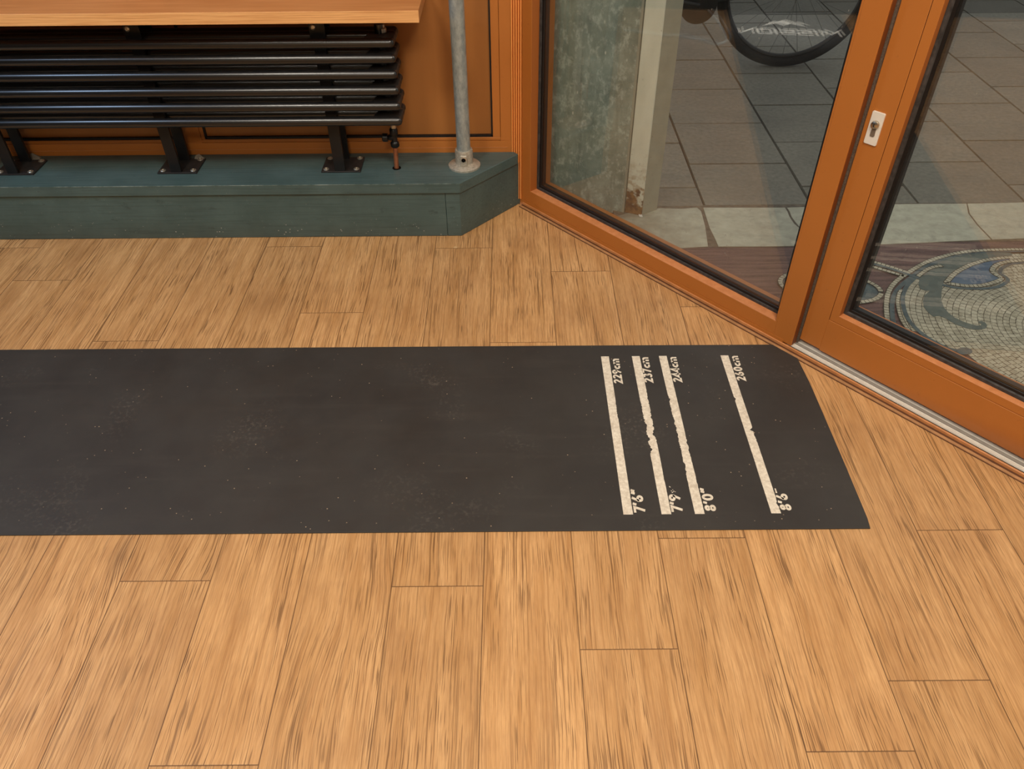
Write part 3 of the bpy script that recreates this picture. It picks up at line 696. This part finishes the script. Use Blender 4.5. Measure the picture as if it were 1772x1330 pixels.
mb.build('mat_logo', M['print'], mat); mbm.build('mountain_emblem', M['print'], mat)
# small litter
mb = MB(); x, y = ground(788, 428); mb.prism([(x-.007, y-.004), (x+.004, y-.005), (x+.008, y+.001), (x-.002, y+.005)], .0003, .0012); tag(mb.build('wood_chip', M['leafchip'], origin=(x, y, 0)), 'small pale wood chip on the floor in front of the green plinth', 'chip')
def scrap(px, py, name, label, s, cat='litter'):
    x, y = ground(px, py, PT); mb = MB(); rnd = random.Random(px)
    top = [(x-s+rnd.uniform(0, .01), y, PT+.014), (x, y+.004, PT+.017), (x+s, y-.002, PT+.006)]
    bot = [(x-s, y-.010, PT), (x, y-.016, PT), (x+s*1.1, y-.008, PT)]
    for k in range(2): mb.face([bot[k], bot[k+1], top[k+1], top[k]])
    mb.face([bot[2], (x+s, y+.01, PT), top[2]]); mb.face([bot[0], (x-s, y+.012, PT), top[0]])
    mb.face([(x-s, y+.012, PT), (x+s, y+.01, PT), top[1]])
    return tag(mb.build(name, M['paper'], origin=(x, y, PT)), label, cat)
scrap(58, 274, 'crumpled_wrapper', 'crumpled grey wrapper behind the leftmost radiator stand', .022)
scrap(346, 276, 'paper_scrap', 'pale paper scrap behind the middle radiator stand', .016)
# loose cable on the floor left of the mat (seen reflected)
def cable(pts, r, name, m):
    P = [Vector(p) for p in pts]; path = []
    for i in range(len(P)-1):
        p0, p1, p2, p3 = P[max(0, i-1)], P[i], P[i+1], P[min(len(P)-1, i+2)]
        for k in range(8):
            t = k/8; path.append(.5*((2*p1)+(p2-p0)*t+(2*p0-5*p1+4*p2-p3)*t*t+(3*p1-p0-3*p2+p3)*t**3))
    path.append(P[-1]); mb = MB(); sg = 12; vs = []; fs = []
    for i, p in enumerate(path):
        d = (path[min(i+1, len(path)-1)]-path[max(i-1, 0)]).normalized(); a = d.cross(Vector((0, 0, 1))).normalized(); b = a.cross(d)
        vs += [p+a*math.cos(2*PI*k/sg)*r+b*math.sin(2*PI*k/sg)*r for k in range(sg)]
    for i in range(len(path)-1):
        for k in range(sg): fs.append((i*sg+k, i*sg+(k+1) % sg, (i+1)*sg+(k+1) % sg, (i+1)*sg+k))
    mb.quadmesh(vs, fs); return mb.build(name, m, origin=pts[3], smooth=True)
tag(cable([(.30, 2.14, .006), (.36, 1.95, .006), (.36, 1.86, .006), (.40, 1.80, .006), (.41, 1.75, .006), (.47, 1.70, .006), (.43, 1.65, .006), (.34, 1.635, .006), (.1, 1.66, .006), (-.08, 1.70, .006)], .006, 'cable', M['cable']), 'white cable on the floor beside the left end of the mat', 'cable')

# ------------------------------------------------------------------ outdoors
EV = .10
mb = MB(); mb.face([(x, y, -.012) for x, y in clip([(1.5, -3.2), (12, -3.2), (12, 14), (1.5, 14)], EV-.02, False)]); mb.build('ground', M['joint'], kind='structure')
mb = MB(); mb.uv = {'rnd': []}
S0 = .36; g = .0048
for k in range(-3, 24):
    x0 = 2.71+S0*k; offy = 2.672 if k % 2 == 0 else 2.852
    for j in range(-2, 26):
        y0 = offy+S0*j
        for ya, yb in ((max(y0, 2.357), min(y0+S0, 4.43+g)), (max(y0, 4.43-g), y0+S0)):
            if yb-ya < .02: continue
            if x0+S0 < 2.2: continue
            if yb-ya < .02: continue
            j_ = lambda: random.uniform(-.0012, .0012)
            q = [(x0+g+j_(), ya+g+j_()), (x0+S0-g+j_(), ya+g+j_()), (x0+S0-g+j_(), yb-g+j_()), (x0+g+j_(), yb-g+j_())]
            q = clip(q, EV, False)
            if len(q) < 3: continue
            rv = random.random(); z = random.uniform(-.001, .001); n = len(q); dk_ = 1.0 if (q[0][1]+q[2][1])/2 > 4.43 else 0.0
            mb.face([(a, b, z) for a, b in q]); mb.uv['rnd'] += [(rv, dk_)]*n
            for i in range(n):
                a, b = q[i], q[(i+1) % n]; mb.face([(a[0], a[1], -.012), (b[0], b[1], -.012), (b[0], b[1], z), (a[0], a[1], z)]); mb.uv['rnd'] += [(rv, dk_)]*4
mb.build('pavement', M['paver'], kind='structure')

# pale threshold stones between mosaic and pavers
def G(pts): return [ground(*p) for p in pts]
stones = [
 G([(1065, 392), (1066, 375), (1100, 366), (1140, 361), (1180, 362), (1206, 360), (1213, 366), (1220, 392), (1225, 427), (1190, 429), (1160, 431)]),
 G([(1217, 360), (1300, 360), (1358, 360), (1362, 366), (1366, 376), (1374, 388), (1384, 396), (1386, 426), (1320, 427), (1243, 427), (1238, 415), (1228, 395)]),
 G([(1362, 360), (1470, 356), (1560, 354), (1672, 353), (1675, 370), (1690, 390), (1714, 415), (1600, 420), (1500, 424), (1388, 426), (1387, 397), (1378, 387), (1370, 376), (1366, 366)]),
 G([(1674, 353), (1772, 351), (1900, 349), (1900, 412), (1772, 413), (1717, 415), (1693, 390), (1678, 370)]),
]
big = [ground(1900, 349), (6.0, 2.37), (6.0, 2.13), ground(1900, 412)]
stones.append(big)
mb = MB()
mb2 = MB(); mb2.prism([(2.40, 2.10), (2.95, 2.097), (3.4, 2.118), (6, 2.128), (6, 2.37), (2.40, 2.365)], -.011, .0006); joint_bed = mb2
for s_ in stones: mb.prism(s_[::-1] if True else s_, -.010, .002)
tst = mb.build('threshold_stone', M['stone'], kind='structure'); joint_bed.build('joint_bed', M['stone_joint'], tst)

# mosaic floor
mos = thing('mosaic_floor', None, None, (3.4, 1.6, 0), kind='structure')
base = clip([(2.35, 2.110), (2.35, -2.0), (7, -2.0), (7, 2.135), (3.4, 2.122), (2.95, 2.100)], EV-.01, False)
mb = MB(); mb.face([(a, b, .0) for a, b in base]); mb.build('red_ground', M['terrazzo'], mos)
K = 1766/332
def Q(pts): return [ground(1440+x/K, 380+y/K) for x, y in pts]
def spline(pts, step=.004):
    out = []; n = len(pts)
    for i in range(n-1):
        p0 = pts[max(0, i-1)]; p1 = pts[i]; p2 = pts[i+1]; p3 = pts[min(n-1, i+2)]
        m = max(2, int(math.hypot(p2[0]-p1[0], p2[1]-p1[1])/step))
        for k in range(m):
            t = k/m; t2 = t*t; t3 = t2*t
            out.append(tuple(.5*((2*p1[c])+(-p0[c]+p2[c])*t+(2*p0[c]-5*p1[c]+4*p2[c]-p3[c])*t2+(-p0[c]+3*p1[c]-3*p2[c]+p3[c])*t3) for c in (0, 1)))
    out.append(pts[-1]); return out
def resample(pts, step):
    out = [pts[0]]; acc = 0
    for i in range(1, len(pts)):
        a, b = pts[i-1], pts[i]; l = math.hypot(b[0]-a[0], b[1]-a[1])
        if l < 1e-9: continue
        while acc+l >= step:
            t = (step-acc)/l; a = (a[0]+(b[0]-a[0])*t, a[1]+(b[1]-a[1])*t); l = math.hypot(b[0]-a[0], b[1]-a[1]); out.append(a); acc = 0
        acc += l
    return out
mbs = {k: MB() for k in ('cream', 'slate', 'green', 'blue', 'mortar')}
def band(pts, w, kind, z=.0022, tessera=True, step=.0125):
    sp = spline(pts)
    if tessera: ribbon(mbs['mortar'], resample(sp, .006), w+.004, lambda a, b: (a, b, z-.0004))
    rs = resample(sp, step)
    for i in range(len(rs)-1):
        a, b = rs[i], rs[i+1]; l = math.hypot(b[0]-a[0], b[1]-a[1]); t = ((b[0]-a[0])/l, (b[1]-a[1])/l); nn = (-t[1], t[0])
        gp = .0010 if tessera else 0; wv = w/2*(random.uniform(.93, 1.04) if tessera else 1)
        # true direction at both ends keeps the row closed
        mbs[kind].face([(a[0]+t[0]*gp+nn[0]*wv, a[1]+t[1]*gp+nn[1]*wv, z), (a[0]+t[0]*gp-nn[0]*wv, a[1]+t[1]*gp-nn[1]*wv, z), (b[0]-t[0]*gp-nn[0]*wv, b[1]-t[1]*gp-nn[1]*wv, z), (b[0]-t[0]*gp+nn[0]*wv, b[1]-t[1]*gp+nn[1]*wv, z)])
def smoothband(pts, w, kind, z): ribbon(mbs[kind], resample(spline(pts), .008), w, lambda a, b: (a, b, z))
# field inside the big circle
inner = Q([(690, 1000), (650, 930), (630, 860), (618, 760), (632, 690), (668, 630), (720, 560), (800, 490), (900, 430), (1030, 380), (1200, 338), (1400, 318), (1620, 310), (1766, 308), (2200, 330), (2500, 420), (2900, 700), (3000, 1200), (2900, 1900), (2000, 1900), (1500, 1480), (1240, 1235), (1100, 1200), (950, 1130), (850, 1080), (760, 1020)])
mbs['mortar'].face([(a, b, .0010) for a, b in inner[::-1]])
def inside(p, poly):
    r = False; n = len(poly)
    for i in range(n):
        a, b = poly[i], poly[(i+1) % n]
        if (a[1] > p[1]) != (b[1] > p[1]) and p[0] < (b[0]-a[0])*(p[1]-a[1])/(b[1]-a[1])+a[0]: r = not r
    return r
cx, cy = 3.60, 1.62
rr = .02
while rr < .62:
    nst = max(5, int(2*PI*rr/.0165)); wob = random.random()
    for k in range(nst):
        a0 = 2*PI*(k+wob)/nst; a1 = 2*PI*(k+1+wob)/nst; am = (a0+a1)/2
        rb = rr*(1+.03*math.sin(3*am))
        c = (cx+rb*math.cos(am), cy+rb*math.sin(am)*.95)
        if not inside(c, inner): continue
        ga = .0008/max(rr, .02); e = .0007; q = []
        for ra, aa in ((e, a0+ga), (.0155-e, a0+ga), (.0155-e, a1-ga), (e, a1-ga)):
            rb2 = (rr+ra-.00775)*(1+.03*math.sin(3*aa)); q.append((cx+rb2*math.cos(aa)+random.uniform(-.0006, .0006), cy+rb2*math.sin(aa)*.95+random.uniform(-.0006, .0006), .0016))
        mbs['cream'].face(q[::-1])
    rr += .0155
def area(pts, kind, z): mbs[kind].face([(a, b, z) for a, b in spline(Q(pts+[pts[0]]), .01)[:-1][::-1]])
def areaL(pts, kind, z): mbs[kind].face([(a, b, z) for a, b in Q(pts)[::-1]])
# green leaf and upper band
areaL([(800, 485), (870, 430), (950, 395), (1100, 348), (1270, 318), (1540, 305), (1640, 310), (1660, 335), (1560, 350), (1400, 372), (1280, 405), (1180, 455), (1080, 520), (1035, 565), (1015, 610), (1003, 680), (1003, 750), (1025, 810), (1065, 860), (1120, 903), (1200, 943), (1280, 968), (1330, 980), (1365, 978), (1370, 965), (1340, 950), (1342, 938), (1375, 938), (1408, 955), (1425, 980), (1410, 1008), (1340, 1020), (1240, 1008), (1130, 968), (1035, 912), (985, 892), (960, 892), (930, 900), (880, 860), (842, 810), (832, 760), (845, 705), (895, 662), (850, 658), (808, 640), (792, 605), (800, 560), (795, 540), (860, 480), (930, 445), (1030, 432), (980, 415), (900, 440), (830, 490), (790, 530)], 'green', .0024)
area([(1075, 585), (1110, 545), (1160, 500), (1250, 448), (1380, 405), (1520, 378), (1635, 370), (1560, 398), (1480, 425), (1450, 460), (1455, 500), (1530, 545), (1470, 580), (1380, 600), (1250, 604), (1150, 596)], 'blue', .0026)
CW = .0150
band(Q([(1045, 590), (1110, 515), (1200, 455), (1320, 405), (1450, 373), (1630, 352)]), .013, 'cream', .0034)
band(Q([(1045, 590), (1150, 606), (1250, 617), (1380, 611), (1480, 587), (1562, 548), (1505, 515), (1468, 480), (1500, 430), (1570, 402), (1690, 385), (1800, 380)]), .013, 'cream', .0034)
smoothband(Q([(1012, 606), (1120, 630), (1250, 640), (1400, 641), (1520, 624), (1590, 590), (1615, 553), (1570, 520), (1540, 490), (1565, 450), (1645, 414), (1800, 395)]), .011, 'slate', .0030)
# rings
ring1 = Q([(525, 1010), (508, 945), (498, 860), (496, 780), (510, 690), (550, 615), (610, 555), (690, 500), (760, 455), (850, 405), (940, 370), (1050, 337), (1150, 315), (1270, 298), (1400, 289), (1540, 284), (1766, 281), (2100, 290)])
ringd = Q([(585, 1040), (562, 955), (550, 860), (550, 780), (566, 705), (608, 638), (672, 578), (740, 525), (830, 458), (950, 398), (1100, 350), (1270, 314), (1540, 298), (1766, 296), (2100, 305)])
band(ringd, .0125, 'slate', .0030, False); band(ring1, .0125, 'cream', .0036)
band(Q([(760, 1080), (690, 1010), (640, 930), (612, 850), (600, 760), (612, 690), (632, 655)]), .0085, 'cream', .0036)
band(Q([(830, 1112), (770, 1078), (720, 1035)]), .0085, 'cream', .0036)
band(Q([(785, 530), (850, 480), (920, 445), (1030, 430)]), .0105, 'cream', .0036)
smoothband(Q([(1240, 1225), (1150, 1212), (1050, 1188), (950, 1138), (850, 1075), (770, 1010), (706, 935), (665, 850), (646, 750), (655, 680), (690, 612), (740, 560), (800, 505), (860, 462)]), .0118, 'slate', .0032)
area([(1140, 1205), (1180, 1188), (1235, 1188), (1275, 1205), (1285, 1228), (1262, 1246), (1200, 1250), (1150, 1240)], 'slate', .0040)
# three stripe ribbon coming from the left and the small oval
band(Q([(-120, 372), (60, 352), (200, 358), (320, 385), (430, 410), (560, 450), (700, 497)]), .0105, 'cream', .0036)
band(Q([(-120, 408), (60, 395), (200, 400), (315, 425), (430, 457), (560, 497), (685, 532)]), .0105, 'cream', .0036)
smoothband(Q([(-120, 390), (60, 373), (200, 380), (320, 404), (450, 435), (600, 480), (720, 520), (800, 550)]), .0105, 'slate', .0038)
ov = []; th = math.radians(7)
for k in range(41):
    t = 2*PI*k/40; a, b = 88*math.cos(t), 25*math.sin(t); ov.append((1437+a*math.cos(th)-b*math.sin(th), 498+a*math.sin(th)+b*math.cos(th)))
ovw = [ground(*p) for p in ov]
mbs['slate'].face([(a, b, .0016) for a, b in ovw[:-1]]); band(ovw, .0125, 'cream', .0036)
mbs['mortar'].build('mortar_bed', M['mortar'], mos)
for nm, k in (('cream_tesserae', 'cream'), ('slate_tesserae', 'slate'), ('green_tesserae', 'green'), ('blue_tesserae', 'blue')):
    mbs[k].build(nm, M['tessera_'+k], mos)

# zinc clad return wall and steel post outside the window
mb = MB(); mb.prism([(2.155, 2.448), (2.430, 2.322), (2.452, 2.372), (2.185, 2.60), (2.10, 2.60), (2.10, 2.50)], -.01, 2.7); mb.build('wall_outside', M['zinc'], kind='structure')
mb = MB(); mb.box(-.3, 2.10, 2.46, 2.60, -.01, 2.7); mb.build('wall_facade', M['facade'], kind='structure')
post = thing('steel_post', 'pale painted steel post with a rusty foot outside the window', 'post', (2.487, 2.30, 0))
A_, B_, D_ = (2.4370, 2.3200), (2.4870, 2.2950), (2.5460, 2.3350); E_ = (A_[0]+D_[0]-B_[0], A_[1]+D_[1]-B_[1])
mb = MB(); mb.prism([A_, B_, (B_[0]+.004, B_[1]+.003), (A_[0]+.012, A_[1]+.020)], .002, 2.7); mb.build('face_plate', M['post'], post, bevel=.001)
mb = MB(); mb.prism([(B_[0]+.0046, B_[1]+.0046), D_, E_, (A_[0]+.014, A_[1]+.022)], .002, 2.7); mb.build('side_channel', M['post_grey'], post, bevel=.001)
mb = MB(); mb.prism([(A_[0]-.010, A_[1]+.001), (A_[0]-.004, A_[1]-.003), (A_[0]-.0005, A_[1]+.004), (A_[0]-.006, A_[1]+.01)], .002, 2.7); mb.build('edge_strip', M['post_grey'], post)
mb = MB(); x, y = ground(1107, 371); mb.prism([(x-.004, y-.022), (x+.006, y-.024), (x+.004, y+.012), (x-.008, y+.016)], .003, .006); tag(mb.build('paint_flake', M['cable'], origin=(x, y, .003)), 'white paint flake on the stone at the foot of the steel post', 'flake')

# parked bicycle beyond the glass: rear wheel in view, the rest behind the zinc wall or above the frame
BX, BY = ground(1352, 117); BY += .02; WR = .345
bike = thing('bicycle', 'dark bicycle parked on the pavement outside, its black wheel seen through the window', 'bicycle', (BX-.4, BY, 0))
def torus(mb, c, R, r, n=72, m=12):
    vs = []; fs = []
    for i in range(n):
        a = 2*PI*i/n
        for j in range(m):
            b = 2*PI*j/m; q = R+r*math.cos(b); vs.append((c[0]+q*math.cos(a), c[1]+r*math.sin(b), c[2]+q*math.sin(a)))
    for i in range(n):
        for j in range(m): fs.append((i*m+j, i*m+(j+1) % m, ((i+1) % n)*m+(j+1) % m, ((i+1) % n)*m+j))
    mb.quadmesh(vs, fs)
tyre_m = simple('tyre_rubber', srgb(20, 20, 20), .8, 0, .2, .1, 40); rim_m = simple('black_rim', srgb(26, 26, 27), .4, .3, .5, .1); spoke_m = simple('spoke_steel', srgb(120, 120, 116), .35, .6, .5, .05)
frame_m = simple('bike_paint', srgb(24, 27, 32), .35, 0, .5, .05)
def wheel(x):
    c = (x, BY, WR)
    mb = MB(); torus(mb, c, WR-.020, .0205); w = mb.build('wheel', tyre_m, bike, smooth=True)
    mb = MB(); torus(mb, c, WR-.046, .010, 72, 8); r = mb.build('rim', rim_m, bike, smooth=True); r.parent = w
    mb = MB(); mb.tube((x, BY-.05, WR), (x, BY+.05, WR), .022); h = mb.build('hub', rim_m, bike, smooth=True); h.parent = w
    for k in range(28):
        a = 2*PI*k/28; a2 = a+(.9 if k % 4 < 2 else -.9); yo = .03 if k % 2 else -.03
        mb = MB(); mb.tube((x+.02*math.cos(a2), BY+yo, WR+.02*math.sin(a2)), (x+(WR-.05)*math.cos(a), BY, WR+(WR-.05)*math.sin(a)), .0011, seg=6)
        sp = mb.build('spoke', spoke_m, bike); sp.parent = w
wheel(BX); wheel(BX-1.02)
BB = (BX-.43, BY, .285); ST = (BX-.60, BY, .86); HD = (BX-.92, BY, .80); HB = (BX-.95, BY, .62)
mb = MB()
for p, q, r in ((BB, ST, .015), (BB, HB, .018), (ST, HD, .015), (HD, HB, .018)): mb.tube(p, q, r)
mb.build('bike_frame', frame_m, bike, smooth=True)
for dy in (-.055, .055):
    mb = MB(); mb.tube((BB[0], BY+dy*.6, BB[2]), (BX, BY+dy, WR), .009); mb.build('chain_stay', frame_m, bike, smooth=True)
    mb = MB(); mb.tube((ST[0], BY+dy*.5, ST[2]-.06), (BX, BY+dy, WR), .008); mb.build('seat_stay', frame_m, bike, smooth=True)
    mb = MB(); mb.tube((HB[0], BY+dy*.8, HB[2]), (BX-1.02, BY+dy, WR), .011); mb.build('fork_leg', frame_m, bike, smooth=True)
mb = MB(); mb.tube((BB[0], BY-.058, BB[2]), (BB[0], BY-.062, BB[2]), .080, seg=40); mb.build('chain_ring', rim_m, bike)
mb = MB(); mb.tube((BB[0], BY-.075, BB[2]), (BB[0]-.165, BY-.085, BB[2]+.03), .011); mb.build('crank', rim_m, bike, smooth=True)
mb = MB(); mb.box(BB[0]-.215, BB[0]-.120, BY-.185, BY-.095, BB[2]+.020, BB[2]+.040); mb.build('pedal', tyre_m, bike, bevel=.004)
mb = MB(); mb.prism([(ST[0]-.16, BY-.02), (ST[0]-.16, BY+.02), (ST[0]+.10, BY+.07), (ST[0]+.10, BY-.07)], .93, .97); mb.tube(ST, (ST[0]+.02, BY, .94), .013); mb.build('saddle', tyre_m, bike, bevel=.012)
mb = MB(); mb.tube(HD, (HD[0]-.03, BY, .92), .013); mb.tube((HD[0]-.03, BY-.28, .94), (HD[0]-.03, BY+.28, .94), .0125); mb.build('handlebar', rim_m, bike, smooth=True)

# ------------------------------------------------------------------ light
def area_light(name, loc, target, size, power, color, sy=None):
    l = bpy.data.lights.new(name, 'AREA'); l.energy = power; l.color = color; l.size = size
    if sy: l.shape = 'RECTANGLE'; l.size_y = sy
    o = bpy.data.objects.new(name, l); col.objects.link(o); o.location = loc
    o.rotation_euler = (Vector(target)-Vector(loc)).to_track_quat('-Z', 'Y').to_euler(); return o
warm = (1.0, .93, .80)
area_light('ceiling_lamp_front', (2.6, .2, 2.62), (2.5, .6, 0), .5, 34, warm)
area_light('ceiling_lamp_middle', (1.0, .5, 2.62), (1.1, .9, 0), .5, 30, warm)
area_light('ceiling_lamp_rear', (1.9, -1.2, 2.62), (1.9, -.8, 0), .6, 34, warm)
area_light('board_lamp', (.02, 1.50, 1.9), (1.0, 1.9, .0), .35, 12, (.50, .70, 1.0))
sl = bpy.data.lights.new('logo_fill_spot', 'SPOT'); sl.energy = 620; sl.color = (.86, .93, 1.0); sl.spot_size = math.radians(15.5); sl.spot_blend = .45; sl.shadow_soft_size = .08  # added unseen spot, cone narrowed to brighten the logo end of the mat
so = bpy.data.objects.new('logo_fill_spot', sl); col.objects.link(so); so.location = (.16, 1.315, 2.55)
so.rotation_euler = (Vector((.16, 1.315, 0))-so.location).to_track_quat('-Z', 'Y').to_euler()
w = bpy.data.worlds.new('dusk'); bpy.context.scene.world = w; w.use_nodes = True
bg = w.node_tree.nodes['Background']; bg.inputs[0].default_value = (.93, .97, 1.0, 1); bg.inputs[1].default_value = .50

# ------------------------------------------------------------------ camera
cam = bpy.data.cameras.new('camera'); co = bpy.data.objects.new('camera', cam); col.objects.link(co)
r, u, fw = cam_axes()
mtx = Matrix((r, u, -fw)).transposed().to_4x4(); mtx.translation = Vector(CAM[4:7]); co.matrix_world = mtx
cam.sensor_fit = 'HORIZONTAL'; cam.sensor_width = 36; cam.lens = CAM[0]*36/1772; cam.clip_start = .02
sc_ = bpy.context.scene; sc_.camera = co
sc_.view_settings.view_transform = 'Standard'; sc_.view_settings.look = 'None'; sc_.view_settings.exposure = 0
sc_.cycles.use_denoising = True; sc_.cycles.max_bounces = 8; sc_.cycles.transparent_max_bounces = 12
sc_.cycles.sample_clamp_indirect = 6
for o in list(bpy.data.objects):
    if '_o' in o: del o['_o']
